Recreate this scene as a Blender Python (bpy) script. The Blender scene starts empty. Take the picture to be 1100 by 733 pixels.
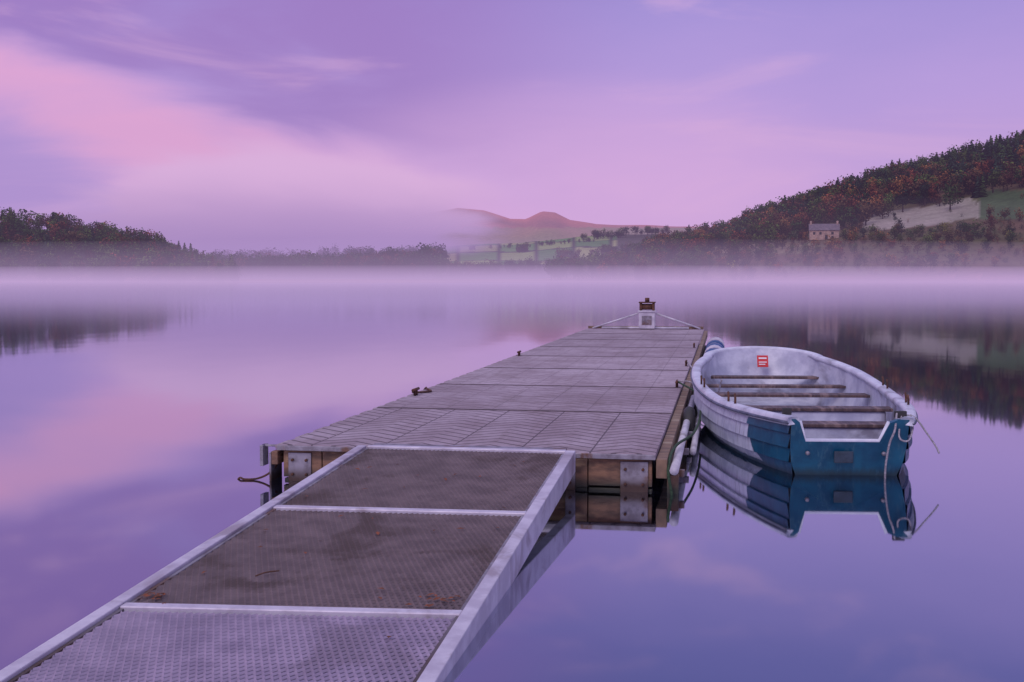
import bpy, math, random
import numpy as np
from mathutils import Vector, Matrix
random.seed(4); rng=np.random.default_rng(7)
sc=bpy.context.scene
F=1280.0; HZ=298.0; CH=1.7

def lin(c):
    return tuple(((v/255)/12.92 if v/255<=0.04045 else ((v/255+0.055)/1.055)**2.4) for v in c[:3])
def L4(*c): return lin(c)+(1.0,)

# ------------------------------------------------------------ materials
class NT:
    def __init__(s,tree): s.t=tree; s.n=tree.nodes; s.l=tree.links
    def new(s,ty,**kw):
        nd=s.n.new(ty)
        for k,v in kw.items(): setattr(nd,k,v)
        return nd
    def link(s,a,b): s.l.new(a,b)
    def math(s,op,a,b=None,c=None,clamp=False):
        nd=s.n.new('ShaderNodeMath'); nd.operation=op; nd.use_clamp=clamp
        for i,v in enumerate((a,b,c)):
            if v is None: continue
            if isinstance(v,(int,float)): nd.inputs[i].default_value=v
            else: s.l.new(v,nd.inputs[i])
        return nd.outputs[0]
    def mix(s,f,a,b,blend='MIX'):
        nd=s.n.new('ShaderNodeMix'); nd.data_type='RGBA'; nd.blend_type=blend
        for i,v in ((0,f),(6,a),(7,b)):
            if isinstance(v,(int,float,tuple)): nd.inputs[i].default_value=v
            else: s.l.new(v,nd.inputs[i])
        return nd.outputs[2]
    def noise(s,vec,scale,detail=4,rough=0.55,dist=0.0):
        nd=s.n.new('ShaderNodeTexNoise'); nd.inputs['Scale'].default_value=scale
        nd.inputs['Detail'].default_value=detail; nd.inputs['Roughness'].default_value=rough
        nd.inputs['Distortion'].default_value=dist
        if vec is not None: s.l.new(vec,nd.inputs['Vector'])
        return nd.outputs[0]
    def mapping(s,vec,scale=(1,1,1),rot=(0,0,0),loc=(0,0,0)):
        nd=s.n.new('ShaderNodeMapping'); s.l.new(vec,nd.inputs[0])
        nd.inputs['Scale'].default_value=scale; nd.inputs['Rotation'].default_value=rot; nd.inputs['Location'].default_value=loc
        return nd.outputs[0]
    def ss(s,v,a,b,lo=0.0,hi=1.0):
        nd=s.n.new('ShaderNodeMapRange'); nd.interpolation_type='SMOOTHSTEP'
        s.l.new(v,nd.inputs[0]); nd.inputs[1].default_value=a; nd.inputs[2].default_value=b
        nd.inputs[3].default_value=lo; nd.inputs[4].default_value=hi
        return nd.outputs[0]
    def sep(s,v):
        nd=s.n.new('ShaderNodeSeparateXYZ'); s.l.new(v,nd.inputs[0]); return nd.outputs
def newmat(name):
    m=bpy.data.materials.new(name); m.use_nodes=True
    nt=NT(m.node_tree); b=m.node_tree.nodes['Principled BSDF']
    return m,nt,b
def simple(name,c1,c2,scale=8,rough=0.6,metal=0.0,bump=0.3,stretch=(1,1,1),c3=None,dist=0.01,wet=None):
    m,nt,b=newmat(name)
    co=nt.new('ShaderNodeTexCoord').outputs['Object']
    mp=nt.mapping(co,stretch)
    n=nt.noise(mp,scale,6,0.62)
    f=nt.ss(n,0.35,0.65)
    col=nt.mix(f,c1,c2)
    if c3:
        n3=nt.noise(mp,scale*0.37,5,0.6,0.6); col=nt.mix(nt.ss(n3,0.52,0.66),col,c3)
    if wet:   # damp, algae covered band just above the waterline
        zz=nt.sep(nt.new('ShaderNodeNewGeometry').outputs['Position'])[2]
        zz=nt.math('MULTIPLY_ADD',nt.math('SUBTRACT',n,.5),.12,zz)
        col=nt.mix(nt.ss(zz,.13,.02),col,wet)
    nt.link(col,b.inputs['Base Color']); b.inputs['Metallic'].default_value=metal
    r=nt.math('MULTIPLY_ADD',n,0.3,rough-0.15); nt.link(r,b.inputs['Roughness'])
    bp=nt.new('ShaderNodeBump'); bp.inputs['Strength'].default_value=bump; bp.inputs['Distance'].default_value=dist
    n2=nt.noise(mp,scale*5,4,0.6); nt.link(n2,bp.inputs['Height']); nt.link(bp.outputs[0],b.inputs['Normal'])
    return m

# ------------------------------------------------------------ mesh helpers
def mk(name,verts,faces,mat,parent=None,smooth=False,loc=None):
    me=bpy.data.meshes.new(name); me.from_pydata([tuple(v) for v in verts],[],faces); me.update()
    ob=bpy.data.objects.new(name,me); sc.collection.objects.link(ob)
    if mat: me.materials.append(mat)
    if smooth:
        me.polygons.foreach_set('use_smooth',[True]*len(me.polygons))
    if parent: ob.parent=parent
    if loc: ob.location=loc
    return ob
def empty(name,loc=(0,0,0),rz=0):
    e=bpy.data.objects.new(name,None); sc.collection.objects.link(e); e.location=loc; e.rotation_euler=(0,0,rz); e.empty_display_size=0.2
    return e
def bevel(ob,w=0.006,seg=2):
    md=ob.modifiers.new('b','BEVEL'); md.width=w; md.segments=seg; md.limit_method='ANGLE'; return ob
BF=[(0,3,2,1),(4,5,6,7),(0,1,5,4),(1,2,6,5),(2,3,7,6),(3,0,4,7)]
def boxv(x0,x1,y0,y1,z0,z1):
    return [(x0,y0,z0),(x1,y0,z0),(x1,y1,z0),(x0,y1,z0),(x0,y0,z1),(x1,y0,z1),(x1,y1,z1),(x0,y1,z1)]
def box(name,x0,x1,y0,y1,z0,z1,mat,parent=None,bv=0.006):
    ob=mk(name,boxv(x0,x1,y0,y1,z0,z1),BF,mat,parent)
    if bv: bevel(ob,bv)
    return ob
def boxes(name,lst,mat,parent=None,bv=0.004):
    V=[];Fc=[]
    for b in lst:
        o=len(V); V+=boxv(*b); Fc+=[tuple(i+o for i in f) for f in BF]
    ob=mk(name,V,Fc,mat,parent)
    if bv: bevel(ob,bv)
    return ob
def tubedata(pts,r,n=8,caps=True):
    pts=[Vector(p) for p in pts]; V=[];Fc=[]
    up=Vector((0,0,1)); prev=None
    for i,p in enumerate(pts):
        d=(pts[min(i+1,len(pts)-1)]-pts[max(i-1,0)]).normalized()
        if prev is None:
            a=up if abs(d.dot(up))<0.9 else Vector((1,0,0))
            s=d.cross(a).normalized()
        else:
            s=(prev-d*prev.dot(d)).normalized()
        prev=s; t=d.cross(s)
        rr=r[i] if isinstance(r,(list,tuple)) else r
        for k in range(n):
            an=2*math.pi*k/n; V.append(p+s*math.cos(an)*rr+t*math.sin(an)*rr)
    for i in range(len(pts)-1):
        for k in range(n):
            a=i*n+k; b=i*n+(k+1)%n; Fc.append((a,b,b+n,a+n))
    if caps:
        Fc.append(tuple(range(n-1,-1,-1))); Fc.append(tuple(range((len(pts)-1)*n,len(pts)*n)))
    return V,Fc
def tube(name,pts,r,mat,parent=None,n=8):
    V,Fc=tubedata(pts,r,n); return mk(name,V,Fc,mat,parent,True)
def tubes(name,lst,mat,parent=None,n=8):
    V=[];Fc=[]
    for pts,r in lst:
        v,f=tubedata(pts,r,n); o=len(V); V+=v; Fc+=[tuple(i+o for i in q) for q in f]
    return mk(name,V,Fc,mat,parent,True)
def catmull(pts,m=8):
    P=[Vector(p) for p in pts]; P=[P[0]*2-P[1]]+P+[P[-1]*2-P[-2]]; out=[]
    for i in range(1,len(P)-2):
        for k in range(m):
            t=k/m; a,b,c,d=P[i-1],P[i],P[i+1],P[i+2]
            out.append(0.5*((2*b)+(c-a)*t+(2*a-5*b+4*c-d)*t*t+(3*b-a-3*c+d)*t**3))
    out.append(P[-2]); return out

# ------------------------------------------------------------ camera
cam=bpy.data.cameras.new('camera'); co=bpy.data.objects.new('camera',cam); sc.collection.objects.link(co)
cam.sensor_width=36; cam.lens=36*F/1100; cam.clip_end=20000; cam.clip_start=0.1
co.location=(0,0,CH); co.rotation_euler=(math.radians(90)-math.atan((366.5-HZ)/F),0,0); sc.camera=co

# ------------------------------------------------------------ world
w=bpy.data.worlds.new('World'); sc.world=w; w.use_nodes=True
nt=NT(w.node_tree); bg=w.node_tree.nodes['Background']
tc=nt.new('ShaderNodeTexCoord').outputs['Generated']
x,y,z=nt.sep(tc)
wrp=nt.noise(nt.mapping(tc,(3,3,9)),1.6,4,0.55)
wz=nt.math('MULTIPLY_ADD',nt.math('SUBTRACT',wrp,0.5),0.07,z)
rp=nt.new('ShaderNodeValToRGB'); nt.link(wz,rp.inputs[0]); cr=rp.color_ramp
stops=[(0.0,(210,172,218)),(0.07,(208,170,226)),(0.14,(188,160,226)),(0.22,(160,144,216)),(0.30,(112,116,192)),(0.42,(78,98,168)),(0.6,(190,186,226)),(1.0,(215,210,236))]
cr.elements[0].position=0; cr.elements[0].color=L4(*stops[0][1]); cr.elements[1].position=1; cr.elements[1].color=L4(*stops[-1][1])
for p,c in stops[1:-1]:
    e=cr.elements.new(p); e.color=L4(*c)
col=rp.outputs[0]
strk=nt.mapping(tc,(2.2,2.2,9.0),(0,math.radians(-20),0))
n1=nt.noise(strk,1.9,5,0.55,0.5)
n2=nt.noise(nt.mapping(tc,(1.6,1.6,6),(0,math.radians(-14),0),(3.1,1.7,0.4)),2.3,5,0.52,0.4)
s=nt.math('MULTIPLY_ADD',x,0.30,z)
sw=nt.math('MULTIPLY_ADD',nt.math('SUBTRACT',n1,0.5),0.09,s)
lf=nt.ss(x,0.14,-0.12)
dk=nt.math('MULTIPLY',nt.ss(sw,0.04,0.085),lf)
dk=nt.math('MULTIPLY',dk,nt.ss(n2,0.15,0.5))
dk=nt.math('MULTIPLY',dk,nt.ss(z,0.45,0.26))
col=nt.mix(nt.math('MULTIPLY',dk,0.95),col,L4(150,114,190))
uv=nt.math('MULTIPLY',nt.ss(sw,0.02,-0.04),nt.ss(x,0.1,-0.15))
col=nt.mix(nt.math('MULTIPLY',uv,0.85),col,L4(166,140,208))
pb=nt.math('MULTIPLY',nt.ss(sw,-0.025,0.015),nt.ss(sw,0.08,0.03))
pb=nt.math('MULTIPLY',pb,lf); pb=nt.math('MULTIPLY',pb,nt.math('MULTIPLY_ADD',n2,1.1,0.35),clamp=True)
col=nt.mix(nt.math('MULTIPLY',pb,0.95,clamp=True),col,L4(248,176,214))
cx=nt.math('SUBTRACT',x,0.05); cz=nt.math('SUBTRACT',z,0.075)
dd=nt.math('ADD',nt.math('MULTIPLY',nt.math('MULTIPLY',cx,cx),14),nt.math('MULTIPLY',nt.math('MULTIPLY',cz,cz),100))
pw=nt.math('MULTIPLY',nt.ss(dd,1.0,0.0),nt.math('MULTIPLY_ADD',n1,0.9,0.3))
pw=nt.math('MULTIPLY',pw,nt.ss(y,0.0,0.5))
col=nt.mix(nt.math('MULTIPLY',pw,0.8,clamp=True),col,L4(240,186,232))
wi=nt.math('MULTIPLY',nt.ss(n1,0.54,0.72),nt.ss(z,0.5,0.2))
col=nt.mix(nt.math('MULTIPLY',wi,0.35),col,L4(244,192,226))
sky=nt.new('ShaderNodeTexSky'); sky.sky_type='NISHITA'; sky.sun_disc=False; sky.sun_elevation=math.radians(35); sky.sun_rotation=math.radians(205)
col=nt.mix(0.006,col,sky.outputs[0],'ADD')
nt.link(col,bg.inputs[0]); bg.inputs[1].default_value=1.0

sun=bpy.data.lights.new('sun','SUN'); sun.energy=1.1; sun.angle=math.radians(25); sun.color=(1.0,0.86,0.9)
so=bpy.data.objects.new('sun',sun); sc.collection.objects.link(so)
so.rotation_euler=Vector((0.42,0.9,-0.75)).to_track_quat('-Z','Y').to_euler()
sc.view_settings.view_transform='Standard'; sc.view_settings.look='None'; sc.view_settings.exposure=0

# ------------------------------------------------------------ water + bed
m,nt,b=newmat('lake_water')
out=m.node_tree.nodes['Material Output']; m.node_tree.nodes.remove(b)
gl=nt.new('ShaderNodeBsdfGlossy'); gl.inputs['Color'].default_value=(0.82,0.85,0.93,1)
geo=nt.new('ShaderNodeNewGeometry'); py=nt.sep(geo.outputs['Position'])[1]
nt.link(nt.ss(py,14,70,.035,.09),gl.inputs['Roughness'])   # open water is more ruffled than the lee of the jetty
bp=nt.new('ShaderNodeBump'); bp.inputs['Strength'].default_value=0.05; bp.inputs['Distance'].default_value=0.05
nt.link(nt.noise(nt.mapping(geo.outputs['Position'],(0.5,0.25,1)),1.0,2),bp.inputs['Height']); nt.link(bp.outputs[0],gl.inputs['Normal'])
tr=nt.new('ShaderNodeBsdfTransparent'); tr.inputs[0].default_value=(0.62,0.70,0.82,1)
fr=nt.new('ShaderNodeFresnel'); fr.inputs[0].default_value=1.33
fac=nt.math('MULTIPLY_ADD',nt.math('POWER',fr.outputs[0],0.5),0.64,0.38,clamp=True)
mx=nt.new('ShaderNodeMixShader'); nt.link(fac,mx.inputs[0]); nt.link(tr.outputs[0],mx.inputs[1]); nt.link(gl.outputs[0],mx.inputs[2])
nt.link(mx.outputs[0],out.inputs[0]); water_m=m
mk('lake_water',[(-4000,-200,0),(4000,-200,0),(4000,5000,0),(-4000,5000,0)],[(0,1,2,3)],water_m)
bed_m=simple('lake_bed',(0.012,0.02,0.05,1),(0.02,0.03,0.06,1),0.5,0.9)
mk('lake_bed',[(-4500,-300,-2.2),(4500,-300,-2.2),(4500,5200,-2.2),(-4500,5200,-2.2)],[(0,1,2,3)],bed_m)

# ------------------------------------------------------------ terrain
nearP=np.array([(-1500,60),(-400,78),(-100,66),(0,56),(60,52),(120,42),(180,28),(225,11),(250,0),(575,0),(620,6),(660,18),(700,31),(760,44),(800,53),(850,68),(900,84),(950,101),(1000,114),(1050,127),(1100,140),(1300,168),(2600,170)],float)
midP=np.array([(-1500,40),(0,35),(200,22),(300,24),(400,27),(470,32),(520,36),(560,37),(620,43),(700,46),(800,42),(2600,60)],float)
farP=np.array([(-1500,60),(0,35),(250,34),(400,50),(460,68),(492,74),(520,71),(548,63),(565,62),(582,70),(596,69),(612,62),(640,57),(700,54),(800,48),(2600,60)],float)
def sm(t): t=np.clip(t,0,1); return t*t*(3-2*t)
def wob(X,Y,s): return np.sin(X/s+1.3)*np.cos(Y/s*0.8+.4)+.5*np.sin(X/s*2.3+Y/s*1.7)+.3*np.cos(X/s*4.9-Y/s*3.1)
def H(az,Y):
    px=550+F*az; X=az*Y
    tn=np.interp(px,nearP[:,0],nearP[:,1])/F; tm=np.interp(px,midP[:,0],midP[:,1])/F; tf=np.interp(px,farP[:,0],farP[:,1])/F
    left=sm((400-px)/150); Yr=700*(1-left)+540*left; Ys=405+12*np.sin(px/90.)+8*np.sin(px/37.)
    t=(Y-Ys)/(Yr-Ys)
    prof=np.where(t<1,np.clip(t,0,1)**0.85*0.75+0.25*sm(t),1-0.5*sm((t-1)/1.5))
    hn=tn*Yr*prof+np.clip(t*6,0,1)*(1.0+0.9*wob(X,Y,28)*np.clip(tn*F/30,0,1))-1.5*(1-np.clip(t*20+1,0,1))
    hm=tm*1300*sm((Y-600)/700.)**0.9*(1-0.4*sm((Y-1300)/600))+ (Y>620)*1.5*wob(X,Y,90)*sm((Y-620)/200)
    hf=tf*3000*sm((Y-1500)/1500.)+ (Y>1600)*3.5*wob(X,Y,150)*sm((Y-1600)/800)
    return np.maximum(np.maximum(hn,hm),hf)
pxs=np.concatenate([np.arange(-900,-60,20),np.arange(-60,1200,4),np.arange(1200,2300,20)]).astype(float)
azs=(pxs-550)/F
Ys=np.concatenate([np.linspace(370,760,90),np.linspace(770,1500,80),np.linspace(1530,3700,60)])
AZ,YY=np.meshgrid(azs,Ys); ZZ=H(AZ,YY); XX=AZ*YY
PX=550+F*AZ; EL=F*ZZ/YY
def C(r,g,b): return np.array(lin((r,g,b)))
cols=np.zeros(AZ.shape+(3,))
nz=(0.5+0.28*wob(XX,YY,17))[...,None].clip(0,1)
cols[:]=C(74,70,62)
leftm=(PX<260)&(YY<900); cols[leftm]=C(56,64,46)
right=(PX>600)&(YY<900)
cols[right]=(C(104,76,64)*(1-nz)+C(84,90,54)*nz)[right]
shore=(ZZ<2.2)&(YY<480); cols[shore]=(C(146,100,88)*(1-nz)+C(96,82,68)*nz)[shore]
f1=right&(EL>np.interp(PX,[900,940,1000,1060],[60,54,60,70]))&(EL<np.interp(PX,[900,940,1000,1040,1060],[58,72,80,90,74]))&(PX>925)&(PX<1060)
cols[f1]=(C(164,152,144)*(1-.45*nz)+C(112,122,86)*.45*nz)[f1]
f2=right&(PX>1050)&(EL>66)&(EL<97); cols[f2]=(C(84,104,66)*(1-nz)+C(68,86,56)*nz)[f2]
f3=right&(PX>740)&(PX<880)&(EL>30)&(EL<44); cols[f3]=(C(116,114,80)*(1-nz)+C(136,116,96)*nz)[f3]
mid=(YY>820)&(YY<1500)
fid=((PX//41)+3*((YY+PX*.3)//130)).astype(int)%4
pal=np.array([C(96,140,72),C(140,158,92),C(84,128,66),C(156,160,104)])
cols[mid]=pal[fid][mid]
hedge=mid&((((PX%41)<4))|(((YY+PX*.3)%130)<12)); cols[hedge]=C(50,56,44)
mm=mid&((PX<465)|(PX>660)); cols[mm]=(C(66,68,58)*(1-nz)+C(78,76,60)*nz)[mm]
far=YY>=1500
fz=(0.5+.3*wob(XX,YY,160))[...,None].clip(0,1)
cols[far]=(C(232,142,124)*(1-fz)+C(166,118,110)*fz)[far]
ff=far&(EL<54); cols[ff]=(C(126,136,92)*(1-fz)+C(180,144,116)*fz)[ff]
nr,nc=AZ.shape
V=np.stack([XX,YY,ZZ],-1).reshape(-1,3)
idx=np.arange(nr*nc).reshape(nr,nc)
Fq=np.stack([idx[:-1,:-1],idx[:-1,1:],idx[1:,1:],idx[1:,:-1]],-1).reshape(-1,4)
def npmesh(name,V,Fq,mat,col=None,smooth=False,parent=None):
    me=bpy.data.meshes.new(name); nv=len(V); nf=len(Fq); k=Fq.shape[1]
    me.vertices.add(nv); me.vertices.foreach_set('co',V.astype(np.float32).ravel())
    me.loops.add(nf*k); me.loops.foreach_set('vertex_index',Fq.astype(np.int32).ravel())
    me.polygons.add(nf); me.polygons.foreach_set('loop_start',np.arange(0,nf*k,k,dtype=np.int32))
    try: me.polygons.foreach_set('loop_total',np.full(nf,k,dtype=np.int32))
    except Exception: pass
    me.update(calc_edges=True)
    if col is not None:
        a=me.color_attributes.new('Col','FLOAT_COLOR','POINT')
        a.data.foreach_set('color',np.concatenate([col,np.ones((nv,1))],1).astype(np.float32).ravel())
    if smooth: me.polygons.foreach_set('use_smooth',[True]*nf)
    me.materials.append(mat); ob=bpy.data.objects.new(name,me); sc.collection.objects.link(ob)
    if parent: ob.parent=parent
    return ob
m,nt,b=newmat('hillside'); at=nt.new('ShaderNodeAttribute'); at.attribute_name='Col'
geo=nt.new('ShaderNodeNewGeometry')
nA=nt.noise(geo.outputs['Position'],0.12,6,0.7); nB=nt.noise(geo.outputs['Position'],0.6,4,0.7)
g=nt.math('MULTIPLY_ADD',nA,1.1,0.35); g2=nt.math('MULTIPLY',g,nt.math('MULTIPLY_ADD',nB,1.0,0.5))
cmb=nt.new('ShaderNodeCombineXYZ'); [nt.link(g2,cmb.inputs[i]) for i in range(3)]
nt.link(nt.mix(1.0,at.outputs['Color'],cmb.outputs[0],'MULTIPLY'),b.inputs['Base Color']); b.inputs['Roughness'].default_value=0.95
b.inputs['Specular IOR Level'].default_value=0.1
hill_m=m
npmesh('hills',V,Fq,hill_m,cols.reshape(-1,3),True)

# ------------------------------------------------------------ trees
m,nt,b=newmat('foliage'); at=nt.new('ShaderNodeAttribute'); at.attribute_name='Col'
nt.link(at.outputs['Color'],b.inputs['Base Color']); b.inputs['Roughness'].default_value=0.9; b.inputs['Specular IOR Level'].default_value=0.1
fol_m=m
def conifer():
    q=[];sh=[]
    for k in range(4):
        a=k*math.pi/2; a2=a+math.pi/2; r=.018
        q.append([(r*math.cos(a),r*math.sin(a),0),(r*math.cos(a2),r*math.sin(a2),0),(0,0,.95),(0,0,.95)]); sh.append(-1)
    nl=17
    for i in range(nl):
        h=.08+.9*i/nl; R=.27*(1-h)**.8+.014
        nb=max(6,int(12*(1-h)+5))
        for k in range(nb):
            a=random.random()*6.283; l=R*random.uniform(.6,1.2); wd=l*.42+.01; dz=-l*random.uniform(.1,.6); z0=h+random.uniform(-.02,.03)
            c,s_=math.cos(a),math.sin(a)
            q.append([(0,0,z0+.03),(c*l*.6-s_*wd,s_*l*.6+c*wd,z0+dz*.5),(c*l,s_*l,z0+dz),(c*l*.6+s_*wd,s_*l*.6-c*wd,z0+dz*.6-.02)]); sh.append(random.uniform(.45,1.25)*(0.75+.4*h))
    return np.array(q),np.array(sh)
def broad(wide=.40,n=300,low=.15):
    q=[];sh=[]
    for k in range(4):
        a=k*math.pi/2; a2=a+math.pi/2; r=.03
        q.append([(r*math.cos(a),r*math.sin(a),0),(r*math.cos(a2),r*math.sin(a2),0),(.01*math.cos(a2),.01*math.sin(a2),.6),(.01*math.cos(a),.01*math.sin(a),.6)]); sh.append(-1)
    lobes=[]
    for i in range(10):
        a=random.random()*6.283; rr=random.uniform(0,.62)*wide; zz=random.uniform(low+.12,.84)
        lobes.append((rr*math.cos(a),rr*math.sin(a),zz,random.uniform(.13,.23)*wide/.36))
        q.append([(0,0,.3),(.012,.012,.3),(rr*math.cos(a),rr*math.sin(a),zz),(rr*math.cos(a)+.006,rr*math.sin(a),zz)]); sh.append(-1)
    for i in range(n):
        lx,ly,lz,lr=random.choice(lobes); d=Vector((random.gauss(0,1),random.gauss(0,1),random.gauss(0,1))).normalized()*lr*random.uniform(.55,1.08)
        c=Vector((lx,ly,lz))+d; s1=random.uniform(.025,.055)
        nrm=(d.normalized()+Vector((random.gauss(0,.5),random.gauss(0,.5),random.gauss(0,.5)))).normalized()
        t=nrm.orthogonal().normalized(); u=nrm.cross(t); an=random.random()*3; t,u=t*math.cos(an)+u*math.sin(an),u*math.cos(an)-t*math.sin(an)
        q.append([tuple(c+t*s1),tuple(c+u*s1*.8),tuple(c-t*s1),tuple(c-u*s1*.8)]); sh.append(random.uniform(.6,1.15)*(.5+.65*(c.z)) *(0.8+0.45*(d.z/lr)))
    return np.array(q),np.array(sh)
CON=[conifer() for _ in range(5)]; BRO=[broad() for _ in range(7)]; BUS=[broad(.6,130,-.05) for _ in range(4)]
G1=C(64,86,46);G2=C(88,104,52);G3=C(44,64,50);R1=C(134,78,54);R2=C(148,102,60);R3=C(100,66,52);Yl=C(132,126,64);Br=C(100,82,56)
def forest(name,items):
    Vs=[];Cs=[]
    for kind,az,Y,h,c in items:
        q,sh=random.choice(kind); z=float(H(np.array([az]),np.array([Y]))[0])
        a=random.random()*6.283; ca,sa=math.cos(a),math.sin(a); sx=h*random.uniform(.85,1.2)
        v=q.reshape(-1,3); X=(v[:,0]*ca-v[:,1]*sa)*sx+az*Y; Yv=(v[:,0]*sa+v[:,1]*ca)*sx+Y; Z=v[:,2]*h+z-.3
        Vs.append(np.stack([X,Yv,Z],-1))
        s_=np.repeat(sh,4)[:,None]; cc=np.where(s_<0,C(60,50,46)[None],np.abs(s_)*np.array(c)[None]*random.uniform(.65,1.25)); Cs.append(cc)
    V=np.concatenate(Vs);Cc=np.concatenate(Cs); Fq=np.arange(len(V)).reshape(-1,4)
    return npmesh(name,V,Fq,fol_m,Cc)
def el(az,Y): return F*float(H(np.array([az]),np.array([Y]))[0])/Y
con=[];dec=[]
tries=0
LPX=[690,760,800,860,900,1000,1060,1100,1290]; LEL=[18,26,34,44,56,80,90,98,112]
while len(con)+len(dec)<1250 and tries<50000:
    tries+=1
    px=random.uniform(690,1290); az=(px-550)/F; Y=random.uniform(470,720); e=el(az,Y)
    lim=np.interp(px,LPX,LEL)+random.gauss(0,3)
    if e<lim: continue
    h=random.uniform(6.5,10) if px<800 else random.uniform(8,13)
    pc=0.14+0.5*sm((px-960)/120)
    edge=e<lim+18
    if random.random()<(pc*(0.3 if edge else 1)): con.append((CON,az,Y,h*1.1,random.choice([G1,G3,G3])))
    else: dec.append((BRO,az,Y,h,random.choice([G1,G2,G1,G3,R3,Br,G3,G1,G2,R1]) if not edge else random.choice([R1,R2,R3,G2,Br,G3,G1])))
forest('pine_wood',con)
for i in range(260):
    px=random.uniform(592,790); az=(px-550)/F; Y=random.uniform(415,640)
    if el(az,Y)>np.interp(px,[592,700,790],[12,30,42]): continue
    if px>700 and random.random()<.45: continue
    dec.append((BRO,az,Y,random.uniform(5,9.5),random.choice([G1,G2,G3,Br,R3,G1])))
forest('broadleaf_wood',dec)
left=[]
tr_=0
while len(left)<950 and tr_<20000:
    tr_+=1
    px=random.uniform(-260,254); az=(px-550)/F; Y=random.uniform(404,560)
    if random.random()<.2: left.append((CON,az,Y,random.uniform(7,10),random.choice([G1,G3,G2,R3])))
    else: left.append((BRO,az,Y,random.uniform(6,10)*(1 if px<180 else .75),random.choice([G1,G2,G3,G1,G2,G2,R3,Br,R1])))
forest('lakeside_forest',left)
mid_=[]
for i in range(400):
    px=random.uniform(225,478); az=(px-550)/F; Y=random.uniform(640,900)
    mid_.append((BRO if random.random()<.9 else CON,az,Y,random.uniform(9,15),random.choice([G1,G3,G3,R3])))
for i in range(240):
    k=random.randint(0,4)
    a,bq,Y,hh=[(480,600,690,8),(500,640,1050,4.5),(600,720,860,9),(556,566,1010,6),(625,720,1150,10)][k]
    px=random.uniform(a,bq); az=(px-550)/F; Yq=Y+random.uniform(-10,10)+(px-a)*.3
    mid_.append((BRO,az,Yq,hh*random.uniform(.6,1.2),random.choice([G1,G3,G2,Br])))
mid_.append((BRO,(456-550)/F,800,17,G3)); mid_.append((BRO,(449-550)/F,805,13,G3))
forest('valley_trees',mid_)
sh=[]; k=0
while len(sh)<1500:
    k+=1
    px=random.uniform(640,1290); az=(px-550)/F; Y=random.uniform(408,650); e=el(az,Y)
    if e<.6: continue
    if e>np.interp(px,LPX,LEL): continue
    if 925<px<1060 and 54<e<86 and random.random()<.95: continue
    if px>1050 and 66<e<97 and random.random()<.92: continue
    if 866<px<902 and 34<e<47: continue
    big=random.random()<.24
    sh.append((BRO if big else BUS,az,Y,random.uniform(3.5,7) if big else random.uniform(1.2,3.2),random.choice([G1,G2,G3,G1,R1,R2,Br,Br,R3,Yl])))
forest('hillside_shrubs',sh)

# stone farmhouse on the slope
def findY(px,e):
    az=(px-550)/F
    for Y in np.linspace(420,690,271):
        if el(az,Y)>=e: return az,Y
    return az,600
stone=simple('stone',L4(190,162,146),L4(150,126,116),1.2,0.9,0,0.5)
slate=simple('slate',L4(116,102,110),L4(92,84,94),1.0,0.7,0,0.3)
dark=simple('dark_opening',(0.02,0.02,0.025,1),(0.03,0.03,0.03,1),2,0.5)
az,Yh=findY(884,45); zh=float(H(np.array([az]),np.array([Yh]))[0])
hs=empty('stone_farmhouse',(az*Yh,Yh,zh-.4),math.radians(-12))
mk('walls',[(-6,-3,0),(6,-3,0),(6,3,0),(-6,3,0),(-6,-3,4.2),(6,-3,4.2),(6,3,4.2),(-6,3,4.2),(-6,0,6.6),(6,0,6.6)],[(0,1,5,4),(2,3,7,6),(1,2,6,9,5),(3,0,4,8,7)],stone,hs)
mk('roof',[(-6.3,-3.4,4.05),(6.3,-3.4,4.05),(6.3,0,6.85),(-6.3,0,6.85),(6.3,3.4,4.05),(-6.3,3.4,4.05),(-6.3,-3.4,3.9),(6.3,-3.4,3.9)],[(0,1,2,3),(3,2,4,5),(6,7,1,0)],slate,hs)
boxes('windows',[(-4.6,-3.7,-3.05,-2.9,2.2,3.3),(-2,-1.1,-3.05,-2.9,2.2,3.3),(2.8,3.8,-3.05,-2.9,2.2,3.3),(2.8,3.8,-3.05,-2.9,.6,1.6)],dark,hs,0)
box('door',.3,1.4,-3.06,-2.9,.1,2.2,dark,hs,0)
boxes('chimneys',[(-5.8,-5,-.5,.5,6,8),(5,5.8,-.5,.5,6,8)],stone,hs,0)

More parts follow.
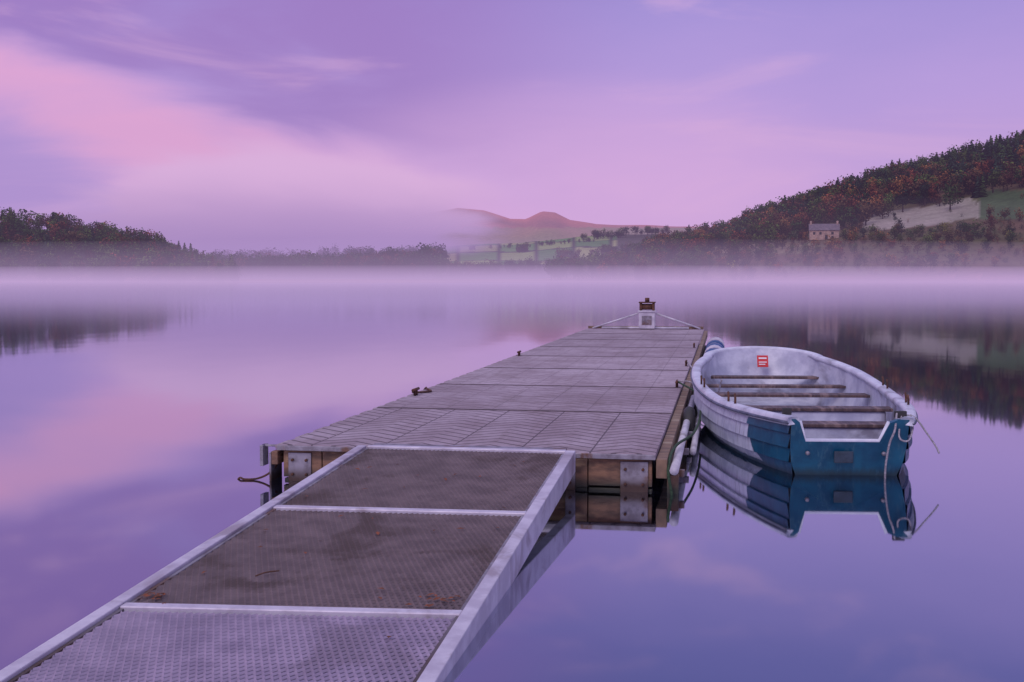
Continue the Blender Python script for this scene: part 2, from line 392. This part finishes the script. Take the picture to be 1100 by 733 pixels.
# ------------------------------------------------------------ mist (volumes that glow by themselves)
def vol(name,color,dens,hetero=False,top=None):
    m=bpy.data.materials.new(name); m.use_nodes=True; n=NT(m.node_tree)
    m.node_tree.nodes.remove(m.node_tree.nodes['Principled BSDF']); out=m.node_tree.nodes['Material Output']
    ab=n.new('ShaderNodeVolumeAbsorption'); ab.inputs[0].default_value=(0,0,0,1); em=n.new('ShaderNodeEmission'); em.inputs[0].default_value=color  # emission stands in for light scattered inside the mist
    ad=n.new('ShaderNodeAddShader'); n.link(ab.outputs[0],ad.inputs[0]); n.link(em.outputs[0],ad.inputs[1]); n.link(ad.outputs[0],out.inputs['Volume'])
    if not hetero:
        ab.inputs[1].default_value=dens; em.inputs[1].default_value=dens
    else:
        tc=n.new('ShaderNodeTexCoord').outputs['Object']
        ln=n.new('ShaderNodeVectorMath'); ln.operation='LENGTH'; n.link(tc,ln.inputs[0])
        ns=n.noise(n.mapping(tc,(2.2,1.2,2.6)),1.5,3,0.55)
        r=n.math('MULTIPLY_ADD',n.math('SUBTRACT',ns,0.5),1.3,ln.outputs['Value'])
        d=n.math('MULTIPLY',n.ss(r,0.95,0.2),n.ss(ln.outputs['Value'],1.0,0.6)); d=n.math('MULTIPLY',d,dens)
        zz=n.sep(tc)[2]; 
        cc=n.mix(n.ss(zz,-.5,.5),color,top); n.link(cc,em.inputs[0])
        n.link(d,ab.inputs[1]); n.link(d,em.inputs[1])
        try: m.cycles.volume_step_rate=2.5
        except Exception: pass
    return m
def lens(name,loc,rad,mat,pw=1.0,seg=72,rings=22):
    prof=[(i/rings,(1-i/rings)**pw) for i in range(rings)]
    V=[(0,0,1)];Fc=[]
    rs=[(r,zv) for r,zv in prof[1:]]+[(1,0)]+[(r,-zv) for r,zv in prof[1:][::-1]]
    for r,zv in rs:
        for k in range(seg): V.append((r*math.cos(2*math.pi*k/seg),r*math.sin(2*math.pi*k/seg),zv))
    V.append((0,0,-1))
    for k in range(seg): Fc.append((0,1+k,1+(k+1)%seg))
    for i in range(len(rs)-1):
        for k in range(seg):
            a=1+i*seg+k; b_=1+i*seg+(k+1)%seg; Fc.append((a,a+seg,b_+seg,b_))
    o=1+(len(rs)-1)*seg
    for k in range(seg): Fc.append((len(V)-1,o+(k+1)%seg,o+k))
    ob=mk(name,V,Fc,mat,None,False); ob.location=loc; ob.scale=rad; return ob
def ellip(name,loc,rad,mat,seg=48,rings=24):
    V=[(0,0,1)];Fc=[]
    for i in range(1,rings):
        th=math.pi*i/rings
        for k in range(seg): V.append((math.sin(th)*math.cos(2*math.pi*k/seg),math.sin(th)*math.sin(2*math.pi*k/seg),math.cos(th)))
    V.append((0,0,-1))
    for k in range(seg): Fc.append((0,1+k,1+(k+1)%seg))
    for i in range(rings-2):
        for k in range(seg):
            a=1+i*seg+k; b_=1+i*seg+(k+1)%seg; Fc.append((a,a+seg,b_+seg,b_))
    o=1+(rings-2)*seg
    for k in range(seg): Fc.append((len(V)-1,o+(k+1)%seg,o+k))
    ob=mk(name,V,Fc,mat,None,False); ob.location=loc; ob.scale=rad; return ob
fogc=L4(200,170,220); fogA=L4(160,132,188); fogB=L4(222,180,222); hz=L4(172,140,198)
mk('air_haze',boxv(-3500,3500,150,4000,-.5,500),BF,vol('haze',hz,0.00015))
lm=empty('lake_mist')
for i,(cy,rx,ry,rz,tau,pw) in enumerate([(235,1600,200,4.2,2.1,1.4),(330,1700,270,13,.7,1.6),(480,1700,330,40,.16,1.7)]):
    o=lens('mist_layer_%d'%i,(0,cy,0),(rx,ry,rz),vol('mist%d'%i,fogc,tau/(2*ry)),pw); o.parent=lm
ellip('fog_bank',((322-550)/F*1000,1000,50),(205,330,70),vol('fogbank',fogA,0.036,True,fogB))

# ------------------------------------------------------------ pontoon
def deckmat(name,chev,seed,px=0.42,sp=.15):
    m,nt,b=newmat(name); co=nt.new('ShaderNodeTexCoord').outputs['Object']; x,y,z=nt.sep(co)
    tri=nt.math('PINGPONG',x,px/2)
    v=nt.math('MULTIPLY_ADD',tri,0.85,y)
    f=nt.math('FRACT',nt.math('MULTIPLY',v,1/sp)); ln=nt.math('LESS_THAN',nt.math('ABSOLUTE',nt.math('SUBTRACT',f,.5)),0.09)
    fx=nt.math('FRACT',nt.math('MULTIPLY',x,1/px)); lx=nt.math('LESS_THAN',nt.math('ABSOLUTE',nt.math('SUBTRACT',fx,.5)),0.012)
    grv=nt.math('MAXIMUM',ln,lx)
    n1=nt.noise(nt.mapping(co,(1,1,1),(0,0,0),(seed*3.1,0,0)),1.3,5,.6); n2=nt.noise(co,14,5,.65)
    sd=random.Random(seed*7+1).uniform(-9,9)
    c=nt.mix(nt.ss(n1,.3,.7),L4(150+sd,132+sd,142+sd),L4(178+sd,162+sd,174+sd))
    c=nt.mix(nt.math('MULTIPLY',nt.ss(n2,.45,.75),.45),c,L4(108,90,96))
    st=nt.noise(nt.mapping(co,(6,.5,1)),2,4,.6); c=nt.mix(nt.math('MULTIPLY',nt.ss(st,.5,.72),.35),c,L4(124,104,106))
    n5=nt.noise(co,.8,6,.7,.8); c=nt.mix(nt.math('MULTIPLY',nt.ss(n5,.56,.64),.35),c,L4(104,84,82))
    fy=nt.math('FRACT',nt.math('MULTIPLY',y,1/.36)); ly=nt.math('LESS_THAN',fy,.07)
    c=nt.mix(nt.math('MULTIPLY',ly,.0 if chev>.7 else .5),c,L4(92,74,82))
    c=nt.mix(nt.math('MULTIPLY',grv,chev),c,L4(74,60,68))
    nt.link(c,b.inputs['Base Color']); b.inputs['Roughness'].default_value=.75
    bp=nt.new('ShaderNodeBump'); bp.inputs['Strength'].default_value=.8; bp.inputs['Distance'].default_value=.008
    h=nt.math('SUBTRACT',nt.math('MULTIPLY',n2,.5),nt.math('MULTIPLY',grv,chev)); nt.link(h,bp.inputs['Height']); nt.link(bp.outputs[0],b.inputs['Normal'])
    return m
ALG=L4(46,48,40)
fascia=simple('wet_timber',L4(140,104,80),L4(88,66,56),5,.6,0,.5,(1,1,2.5),L4(176,148,112),wet=ALG)
timber=simple('edge_timber',L4(138,112,90),L4(100,80,70),4,.7,0,.5,(1,4,1),L4(164,148,128),wet=ALG)
galv=simple('galvanised_steel',L4(152,148,160),L4(112,104,114),7,.45,.3,.2,(1,1,1),L4(112,82,68),wet=L4(74,58,52))
alu=simple('aluminium',L4(208,202,216),L4(182,174,192),5,.45,.15,.15,(1,1,1),L4(158,146,158))
whitem=simple('white_paint',L4(206,202,214),L4(176,170,186),4,.45,0,.15,(1,1,1),L4(150,144,150))
blackm=simple('black_rubber',(0.02,0.02,0.024,1),(0.035,0.033,0.035,1),6,.6)
ropem=simple('rope',L4(186,180,190),L4(140,132,142),60,.9,0,.8)
grnrope=simple('green_rope',L4(66,92,66),L4(46,66,50),60,.9,0,.8)
bluep=simple('blue_plastic',L4(40,84,140),L4(30,66,116),5,.4,0,.1)
rust=simple('rusty_iron',L4(110,74,58),L4(76,54,48),12,.8,.3,.5)
darkjoint=simple('joint_rubber',L4(92,76,82),L4(72,60,66),12,.8,0,.5)
W=3.13; LEN=22.9; rz=-math.atan(.178); DZ=.31
pn=empty('pontoon_jetty',(-1.95,9.87,0),rz)
ns_=8; sl=LEN/ns_
jl=[]
for i in range(ns_):
    mt=deckmat('deck_tiles_%d'%i,.85,0,.58,.20) if i==0 else deckmat('deck_tiles_%d'%i,.42,i,.5,.25)
    z0=DZ-random.uniform(0,.003)
    hw=.03+.004*i
    ob=box('deck_section_%d'%(i+1),0,W,i*sl+(hw if i else .01),(i+1)*sl-.03-.004*(i+1),DZ-.05,z0,mt,pn,.008)
    if i: jl.append((.01,W-.01,i*sl-hw+.002,i*sl+hw-.002,DZ-.05,DZ+.002))
boxes('section_joints',jl,darkjoint,pn,.003)
box('understructure',.12,W-.12,.12,LEN-.1,-.4,DZ-.07,blackm,pn,0)
bl=[];xx=.03
for wd in (.34,.62,.55,.58,.47,.53): 
    bl.append((xx+.004,xx+wd-.004,.035,.1,.03+random.uniform(-.01,.01),DZ-.055)); bl.append((xx+.006,xx+wd-.006,.05,.11,-.3,.02)); xx+=wd
bl[-2]=(bl[-2][0],W-.03)+bl[-2][2:]; bl[-1]=(bl[-1][0],W-.03)+bl[-1][2:]
boxes('front_fascia',bl,fascia,pn)
boxes('rubbing_rail',[(W+.005,W+.09,-.02,LEN,.12,.27)],timber,pn)
boxes('far_side_rail',[(-.06,-.005,.0,LEN,.14,.25)],fascia,pn)
boxes('corner_plates',[(.08,.28,.02,.034,.0,.24),(W-.28,W-.06,.02,.034,-.02,.24),(W-.72,W-.64,.02,.034,.0,.24),(1.35,1.42,.02,.034,.0,.24),(-.08,-.062,.0,.25,.0,.24)],galv,pn,.003)
tubes('bolts',[([(xb,.0,zb),(xb,.022,zb)],.012) for xb in (.12,.24,W-.24,W-.10,W-.68) for zb in (.06,.18)],rust,pn)
boxes('edge_trim',[(0.0,W,-.03,-.004,DZ-.045,DZ-.006)],galv,pn,.003)
boxes('edge_lugs',[(-.045,-.004,k*.47+.05,k*.47+.36,DZ-.045,DZ-.012) for k in range(48)],deckmat('lug',.2,9),pn,.004)
def cleat(x,y,nm='mooring_cleat'):
    tubes(nm,[([(x,y-.13,DZ+.07),(x,y+.13,DZ+.07)],.018),([(x,y-.04,DZ),(x,y-.04,DZ+.07)],.016),([(x,y+.04,DZ),(x,y+.04,DZ+.07)],.016)],rust,pn)
for yy in (4.2,11.4): cleat(.08,yy)
for yy in (5.8,9.5,14.5): cleat(W-.06,yy)
tube('mooring_line',catmull([(.08,4.1,DZ+.06),(.02,4.35,DZ+.02),(.16,4.6,DZ+.012),(.04,4.9,DZ+.012),(-.03,5.1,DZ),(-.09,5.0,.2),(-.1,4.7,.1),(-.12,4.5,-.1)],8),.012,rust,pn)
boxes('left_bracket',[(-.17,.03,.06,.10,DZ-.03,DZ-.015),(-.17,-.14,.02,.14,.12,DZ-.015)],galv,pn,.003)
tube('mooring_chain',catmull([(-.05,.1,.12),(-.11,.05,.05),(-.2,.02,.012),(-.30,.0,.008),(-.36,.04,.01),(-.40,.02,-.05)],8),.009,rust,pn)
tubes('side_pipes',[([(W+.15,-.12,.2),(W+.15,5.6,.2)],.036),([(W+.25,1.6,.1),(W+.25,4.6,.1)],.03)],whitem,pn,12)
boxes('pipe_brackets',[(W+.09,W+.22,y0,y0+.06,.1,.155) for y0 in (.2,1.4,2.6,3.8,5.2)],galv,pn,.003)
boxes('side_posts',[(W+.09,W+.18,y0,y0+.1,-.3,.14) for y0 in (.0,2.0,4.4,7,10,13)],fascia,pn)
def ring(nm,c,R,r,ax,mat):
    pts=[]
    for k in range(25):
        a=2*math.pi*k/24
        pts.append((c[0],c[1]+R*math.cos(a),c[2]+R*math.sin(a)) if ax=='x' else (c[0]+R*math.cos(a),c[1],c[2]+R*math.sin(a)))
    tube(nm,pts,r,mat,pn,10)
for yy in (3.2,6.4,8.6): ring('tyre_fender',(W+.17,yy,.12),.17,.06,'x',blackm)
tube('green_mooring_rope',catmull([(W-.05,5.8,DZ+.07),(W+.22,5.0,.3),(W+.28,3.4,.24),(W+.25,1.8,.25),(W+.13,.6,.29),(W+.1,-.02,.2),(W+.14,-.05,-.05)],10),.012,grnrope,pn)
tube('white_mooring_rope',catmull([(W-.05,5.8,DZ+.08),(W+.15,5.7,.36),(W+.3,5.2,.12),(W+.42,5.0,.2),(W+.5,4.8,.5)],10),.011,ropem,pn)
tube('hanging_rope',catmull([(W-.05,9.5,DZ+.07),(W+.2,8.5,.2),(W+.28,7.2,.34),(W+.2,6.2,.2),(W+.35,5.6,.36)],10),.013,ropem,pn)
for k,(yy,mt) in enumerate(((13.2,bluep),(14.2,whitem),(15.0,bluep),(16.1,bluep),(17.3,whitem))):
    tube('drum_fender_%d'%k,[(W+.34,yy-.34,.17),(W+.34,yy-.31,.17),(W+.34,yy-.3,.17),(W+.34,yy+.3,.17),(W+.34,yy+.31,.17),(W+.34,yy+.34,.17)],[.05,.18,.2,.2,.18,.05],mt,pn,16)
cxp=1.62
boxes('end_post',[(cxp-.21,cxp+.21,LEN-.35,LEN-.05,DZ+.02,DZ+.46),(cxp-.24,cxp+.24,LEN-.38,LEN-.02,DZ+.46,DZ+.5)],whitem,pn)
boxes('notice_panel',[(cxp-.13,cxp+.13,LEN-.365,LEN-.352,DZ+.12,DZ+.36)],galv,pn,.002)
boxes('winch_frame',[(cxp-.2,cxp-.14,LEN-.3,LEN-.1,DZ+.5,DZ+.7),(cxp+.14,cxp+.2,LEN-.3,LEN-.1,DZ+.5,DZ+.7),(cxp-.22,cxp+.22,LEN-.32,LEN-.08,DZ+.7,DZ+.735)],rust,pn)
tubes('winch_drum',[([(cxp-.14,LEN-.2,DZ+.6),(cxp+.14,LEN-.2,DZ+.6)],.08),([(cxp,LEN-.2,DZ+.73),(cxp,LEN-.2,DZ+.84)],.06)],rust,pn,12)
tubes('end_stays',[([(.15,LEN-.15,DZ+.02),(cxp-.24,LEN-.2,DZ+.42)],.022),([(W-.1,LEN-.15,DZ+.02),(cxp+.24,LEN-.2,DZ+.42)],.022),([(.4,LEN-.15,DZ+.03),(W-.4,LEN-.15,DZ+.03)],.03)],whitem,pn)
boxes('end_kerb',[(.02,W-.02,LEN-.1,LEN-.024,DZ+.004,DZ+.07)],timber,pn)

# ------------------------------------------------------------ gangway
gw=empty('gangway')
TL=Vector((-1.25,9.62,.318));TR=Vector((.50,9.31,.318));BL=Vector((-2.15,4.95,.03));BR=Vector((-.306,4.84,.03))
def G(s,u,dz=0):
    a=TL+(BL-TL)*s; b_=TR+(BR-TR)*s; p=a+(b_-a)*u; return Vector((p.x,p.y,p.z+dz))
def bar(nm,s0,s1,u0,u1,z0,z1,mat,bv=.006):
    V=[G(s1,u0,z0),G(s1,u1,z0),G(s0,u1,z0),G(s0,u0,z0),G(s1,u0,z1),G(s1,u1,z1),G(s0,u1,z1),G(s0,u0,z1)]
    o=mk(nm,V,BF,mat,gw); bevel(o,bv); return o
SE=1.45
bar('side_beam_near',0,SE,-.0,.040,-.15,.022,alu); bar('side_beam_far',0,SE,.958,1.0,-.15,.022,alu)
bar('inner_angle_a',0.01,SE,.042,.054,-.06,.004,galv,.002); bar('inner_angle_b',0.01,SE,.944,.956,-.06,.004,galv,.002)
CBS=(-.012,.405,.815,1.225)
for k,s0 in enumerate(CBS): bar('crossbar_%d'%k,s0,s0+.013,.042,.956,-.07,.015,alu)
for k,s0 in enumerate((.19,.60,1.0)): bar('underbrace_%d'%k,s0,s0+.014,.042,.956,-.10,-.03,galv)
bar('hinge_plate',-.035,-.013,.05,.95,-.012,.006,galv,.002)
U0,U1=.054,.944; npts=92
def grating(nm,sa,sb,mat):
    V=[];Fc=[]; s_=sa; r=0; ds=.0088; wv=.0016
    while s_<sb:
        o=len(V)
        for k in range(npts+1):
            u=U0+(U1-U0)*k/npts; am=.0027*(1 if (k+r)%2 else -1)
            V.append(G(s_+am-wv,u,.004)); V.append(G(s_+am+wv,u,-.006))
        for k in range(npts):
            a=o+2*k; Fc.append((a,a+1,a+3,a+2))
        s_+=ds; r+=1
    go=mk(nm,V,Fc,mat,gw); md=go.modifiers.new('s','SOLIDIFY'); md.thickness=.005
gm=simple('expanded_mesh',L4(124,108,112),L4(106,92,97),5,.6,.2,.3,(1,1,1),L4(92,77,78))
gm2=simple('sheen_mesh',L4(166,150,176),L4(146,132,158),5,.5,.1,.3,(1,1,1),L4(136,122,144))  # paler lilac mesh: sky sheen of a thin water film put into the colour
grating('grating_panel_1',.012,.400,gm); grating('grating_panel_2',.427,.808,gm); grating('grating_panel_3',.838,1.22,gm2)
leafm=simple('dead_leaf',L4(140,76,48),L4(92,56,40),20,.8)
V=[];Fc=[]
for i in range(60):
    if i<16: s0,u0=.797+random.uniform(-.012,.008),random.uniform(.065,.12)
    elif i<30: s0,u0=.79+random.uniform(-.02,.015),random.uniform(.8,.93)
    else: s0,u0=random.uniform(.05,.9),random.uniform(.1,.9)
    c=G(s0,u0,.014); a=random.random()*6.28; l=random.uniform(.012,.032); wd=l*.5; d=Vector((math.cos(a),math.sin(a),random.uniform(-.2,.2))); e=Vector((-math.sin(a),math.cos(a),random.uniform(.0,.4)))
    o=len(V); V+=[c-d*l,c+e*wd,c+d*l,c-e*wd*.8+Vector((0,0,.006))]; Fc.append((o,o+1,o+2,o+3))
mk('fallen_leaves',V,Fc,leafm,None)
tube('twig',catmull([G(.72,.3,.016),G(.71,.32,.022),G(.70,.35,.018)],5),.004,rust,gw,6)

# ------------------------------------------------------------ rowing boat
BLn=5.75
bt=empty('rowing_boat',(2.86,10.02,0),-math.atan(.065))
tb=np.array([0,.05,.1,.2,.3,.4,.5,.6,.7,.8,.88,.94,.98,1.0]); wb=np.array([.49,.585,.665,.80,.89,.95,.985,.99,.955,.865,.72,.53,.31,0.0])
def wfun(t):
    i=int(np.searchsorted(tb,t))-1; i=max(0,min(len(tb)-2,i))
    h=tb[i+1]-tb[i]; u=(t-tb[i])/h
    def sl_(j):
        if j==0: return (wb[1]-wb[0])/(tb[1]-tb[0])
        if j==len(tb)-1: return -9
        return (wb[j+1]-wb[j-1])/(tb[j+1]-tb[j-1])
    m0,m1=sl_(i)*h,sl_(i+1)*h
    return float((2*u**3-3*u*u+1)*wb[i]+(u**3-2*u*u+u)*m0+(-2*u**3+3*u*u)*wb[i+1]+(u**3-u*u)*m1)
ex=[.88+.12*math.sin(math.pi/2*k/14) for k in range(1,15)]
w88=wb[10]
def wall(t):
    if t<=.88: return wfun(t)
    u=(t-.88)/.12; return w88*(max(0,1-u**2.0))**.5 if u<1 else 0.0
TS=[.88*k/30 for k in range(31)]+ex
zr=lambda t:.50-.05*math.sin(math.pi*min(1,t/.7))*.6+.27*max(0,(t-.25)/.75)**2
zk=lambda t:-.33+.30*max(0,(t-.75)/.25)**2
pw_=lambda t:4.2-2.0*max(0,(t-.5)/.5)**1.5
QS=[0,.1,.2,.3,.38]; OFF=[0]*5
for k in range(4):
    q0=.38+.155*k; QS+=[q0,q0+.145]; OFF+=[.022,.0]
QS+=[1.0]; OFF+=[.01]
def hp(t,q,off,side,inset=0):
    wd=wall(t)*(1-(1-q)**pw_(t)); z=zk(t)+(zr(t)-zk(t))*q
    f=max(0,(t-.8)/.2); yy=BLn*t+.32*(zr(t)-z)*(1-t)**6-.55*f*f*(zr(t)-z)*.9
    return (side*(wd+off*(1 if wd>.02 else 0)),yy,z)
V=[];Fc=[]
for t in TS:
    row=[hp(t,q,o,-1) for q,o in list(zip(QS,OFF))[::-1]]+[hp(t,q,o,1) for q,o in list(zip(QS,OFF))[1:]]
    V+=row
n=len(QS)*2-1
for i in range(len(TS)-1):
    for k in range(n-1):
        a=i*n+k; Fc.append((a,a+1,a+1+n,a+n))
m,nt,b=newmat('hull_paint'); c0=nt.new('ShaderNodeTexCoord').outputs['Object']; x,y,z=nt.sep(c0)
nn=nt.noise(c0,5,5,.6); nf=nt.noise(nt.mapping(c0,(3,3,.6)),6,5,.65)
wcol=nt.mix(nt.ss(nn,.35,.7),L4(206,210,226),L4(172,178,202)); wcol=nt.mix(nt.math('MULTIPLY',nt.ss(nf,.5,.68),.6),wcol,L4(126,128,148))
bcol=nt.mix(nt.ss(nn,.3,.7),L4(8,66,98),L4(18,90,120)); bcol=nt.mix(nt.math('MULTIPLY',nt.ss(nf,.53,.7),.6),bcol,L4(66,106,124))
edge=nt.math('ADD',y,nt.math('MULTIPLY',nt.math('MULTIPLY',nt.math('SUBTRACT',z,.3),nt.math('SUBTRACT',z,.3)),2.5)); edge=nt.math('MULTIPLY_ADD',nt.math('SUBTRACT',nf,.5),.05,edge)
fb=nt.math('LESS_THAN',edge,.88)
low=nt.math('LESS_THAN',nt.math('MULTIPLY_ADD',nt.math('SUBTRACT',nn,.5),.05,z),.035)
fb=nt.math('MAXIMUM',fb,low)
scum=nt.ss(nt.math('MULTIPLY_ADD',nt.math('SUBTRACT',nf,.5),.1,z),.09,.0)
hc=nt.mix(fb,wcol,bcol); hc=nt.mix(nt.math('MULTIPLY',scum,.75),hc,L4(40,50,52))
nt.link(hc,b.inputs['Base Color']); b.inputs['Roughness'].default_value=.38
hull_m=m
ho=mk('hull',V,Fc,hull_m,bt)
def ty(z): return .32*(.5-z)
secL=[hp(0,q,0,-1) for q in QS[::-1] ]; secR=[hp(0,q,0,1) for q in QS[1:]]
top=[(.40,.50),(.33,.47),(.26,.30),(-.36,.30),(-.42,.47),(-.46,.50)]
out_=[(p[0],p[2]) for p in secL[0:]]+[(p[0],p[2]) for p in secR]+top
o2=[]
for p in out_:
    if not o2 or (abs(p[0]-o2[-1][0])+abs(p[1]-o2[-1][1]))>1e-4: o2.append(p)
nn_=len(o2)
V=[(p[0],ty(p[1])-.004,p[1]) for p in o2]+[(p[0]*.97,ty(p[1])+.05,p[1]) for p in o2]
Fc=[tuple(range(nn_)),tuple(range(2*nn_-1,nn_-1,-1))]+[(i,i+nn_,(i+1)%nn_+nn_,(i+1)%nn_) for i in range(nn_)]
tro=mk('transom',V,Fc,hull_m,bt)
intm=simple('gelcoat_interior',L4(200,202,218),L4(166,168,190),4,.4,0,.15,(1,1,1),L4(136,134,150))
capm=simple('gelcoat_rim',L4(216,218,232),L4(188,190,208),4,.4,0,.15,(1,1,1),L4(160,158,172))
tubes('transom_capping',[([(-.42,ty(.47)+.02,.475),(-.36,ty(.3)+.02,.305),(.26,ty(.3)+.02,.305),(.33,ty(.47)+.02,.475)],.022)],capm,bt)
V=[];Fc=[]; QI=[.42,.44,.5,.58,.66,.75,.85,.94,.985]
def ip(t,q,side):
    yy0=.05+(BLn-.14)*t; wd=wall(t)*.945*(1-(1-q)**pw_(t)); z=zk(t)+(zr(t)-zk(t))*q
    f=max(0,(t-.8)/.2); zf=.03+.18*max(0,(t-.7)/.3)**1.5; z=max(z,zf)
    return (side*wd,yy0+.3*(zr(t)-z)*(1-t)**6-.45*f*f*(zr(t)-z)*.9,z)
for t in TS:
    V+=[ip(t,q,-1) for q in QI[::-1]]+[ip(t,q,1) for q in QI]
n=2*len(QI)
for i in range(len(TS)-1):
    for k in range(n-1):
        a=i*n+k; Fc.append((a,a+n,a+n+1,a+1))
mk('inner_skin',V,Fc,intm,bt,True)
rim=[(-wall(t),BLn*t,zr(t)) for t in TS[:-1]]+[(0,BLn,zr(1))]+[(wall(t),BLn*t,zr(t)) for t in TS[:-1][::-1]]
rim=[Vector(p) for p in rim]; V=[];Fc=[]
sec=[(.03,-.055),(.038,-.02),(.03,.012),(0,.02),(-.05,.018),(-.07,.006),(-.072,-.04)]
for i,p in enumerate(rim):
    d=(rim[min(i+1,len(rim)-1)]-rim[max(i-1,0)]); d.z=0; d.normalize(); nrm=Vector((-d.y,d.x,0))
    for a,bz in sec: V.append(p+nrm*a+Vector((0,0,bz)))
n=len(sec)
for i in range(len(rim)-1):
    for k in range(n):
        a=i*n+k; b2=i*n+(k+1)%n; Fc.append((a,b2,b2+n,a+n))
Fc+= [tuple(range(n)),tuple(range(len(V)-1,len(V)-n-1,-1))]
mk('gunwale',V,Fc,capm,bt,True)
tubes('rubbing_strake',[([p+((Vector((-(rim[min(i+1,len(rim)-1)]-rim[max(i-1,0)]).y,(rim[min(i+1,len(rim)-1)]-rim[max(i-1,0)]).x,0)).normalized())*.036)+Vector((0,0,-.03)) for i,p in enumerate(rim)],.014)],simple('grey_rubber',L4(100,106,130),L4(74,78,100),8,.6),bt)
seatm=simple('seat_timber',L4(96,74,72),L4(64,50,54),4,.55,0,.4,(6,1,1),L4(130,108,104))
def thw(nm,y0,y1,z0,box_=False):
    hw0=wall((y0-.05)/BLn)*.93-.005; hw1=wall((y1-.05)/BLn)*.93-.005
    V=[(-hw0,y0,z0),(hw0,y0,z0),(hw1,y1,z0),(-hw1,y1,z0),(-hw0,y0,z0+.03),(hw0,y0,z0+.03),(hw1,y1,z0+.03),(-hw1,y1,z0+.03)]
    bevel(mk(nm,V,BF,seatm,bt),.005)
    if box_:
        a=.93; V=[(-hw0*a,y0+.03,.02),(hw0*a,y0+.03,.02),(hw1*a,y1-.03,.02),(-hw1*a,y1-.03,.02),(-hw0*a,y0+.03,z0-.003),(hw0*a,y0+.03,z0-.003),(hw1*a,y1-.03,z0-.003),(-hw1*a,y1-.03,z0-.003)]
        bevel(mk(nm+'_box',V,BF,intm,bt),.02)
thw('stern_seat',.72,.98,.34,True); thw('rear_thwart',1.95,2.2,.35,True)
thw('middle_thwart',3.25,3.5,.36); thw('front_thwart',4.25,4.45,.37); thw('bow_seat',4.95,5.15,.42)
boxes('floor_boards',[(-.5+.17*k,-.36+.17*k,1.0,4.8,.034,.05) for k in range(6)],intm,bt,.004)
boxes('motor_pad',[(-.12,.04,.045,.07,.12,.22)],simple('motor_plate',L4(46,62,80),L4(34,48,62),8,.6),bt,.006)
tubes('rowlocks',[([(sd*(wall(t)-.01),BLn*t,zr(t)+.01),(sd*(wall(t)-.01),BLn*t,zr(t)+.07),(sd*(wall(t)-.01),BLn*t+.03,zr(t)+.11)],.011) for sd in (-1,1) for t in (.22,.26,.47,.51)],rust,bt)
boxes('deck_cleats',[(.40,.50,.12,.16,.50,.56),(-.52,-.44,.3,.34,.50,.56)],blackm,bt,.005)
tubes('lifting_eyes',[([(-.34,.09,.2),(-.34,.06,.2)],.018),([(.30,.09,.2),(.30,.06,.2)],.018)],galv,bt)
tubes('stern_ropes',[(catmull([(.42,.14,.55),(.36,-.04,.42),(.32,-.03,.3),(.30,.0,.12),(.30,.02,-.02),(.30,.02,-.3)],8),.009),
 (catmull([(.46,.14,.53),(.40,-.03,.36),(.47,-.05,.33),(.53,.05,.42),(.53,.12,.53)],8),.008),
 (catmull([(.50,.2,.52),(.58,.16,.50),(.66,.1,.38),(.72,.05,.28),(.74,.0,.22)],8),.008)],ropem,bt,6)
redm=simple('red_label',L4(206,40,50),L4(190,34,44),5,.5); whm=simple('label_white',L4(235,232,235),L4(225,222,228),5,.5)
lb=empty('safety_label'); lb.parent=bt; lb.location=(.03,BLn-.42,.60); lb.rotation_euler=(math.radians(-25),0,0)
boxes('label_plate',[(-.07,.07,0,.006,-.06,.1)],redm,lb,0); boxes('label_text',[(-.05,.05,-.004,-.001,.05,.07),(-.05,.05,-.004,-.001,.0,.012),(-.05,.03,-.004,-.001,-.03,-.018)],whm,lb,0)
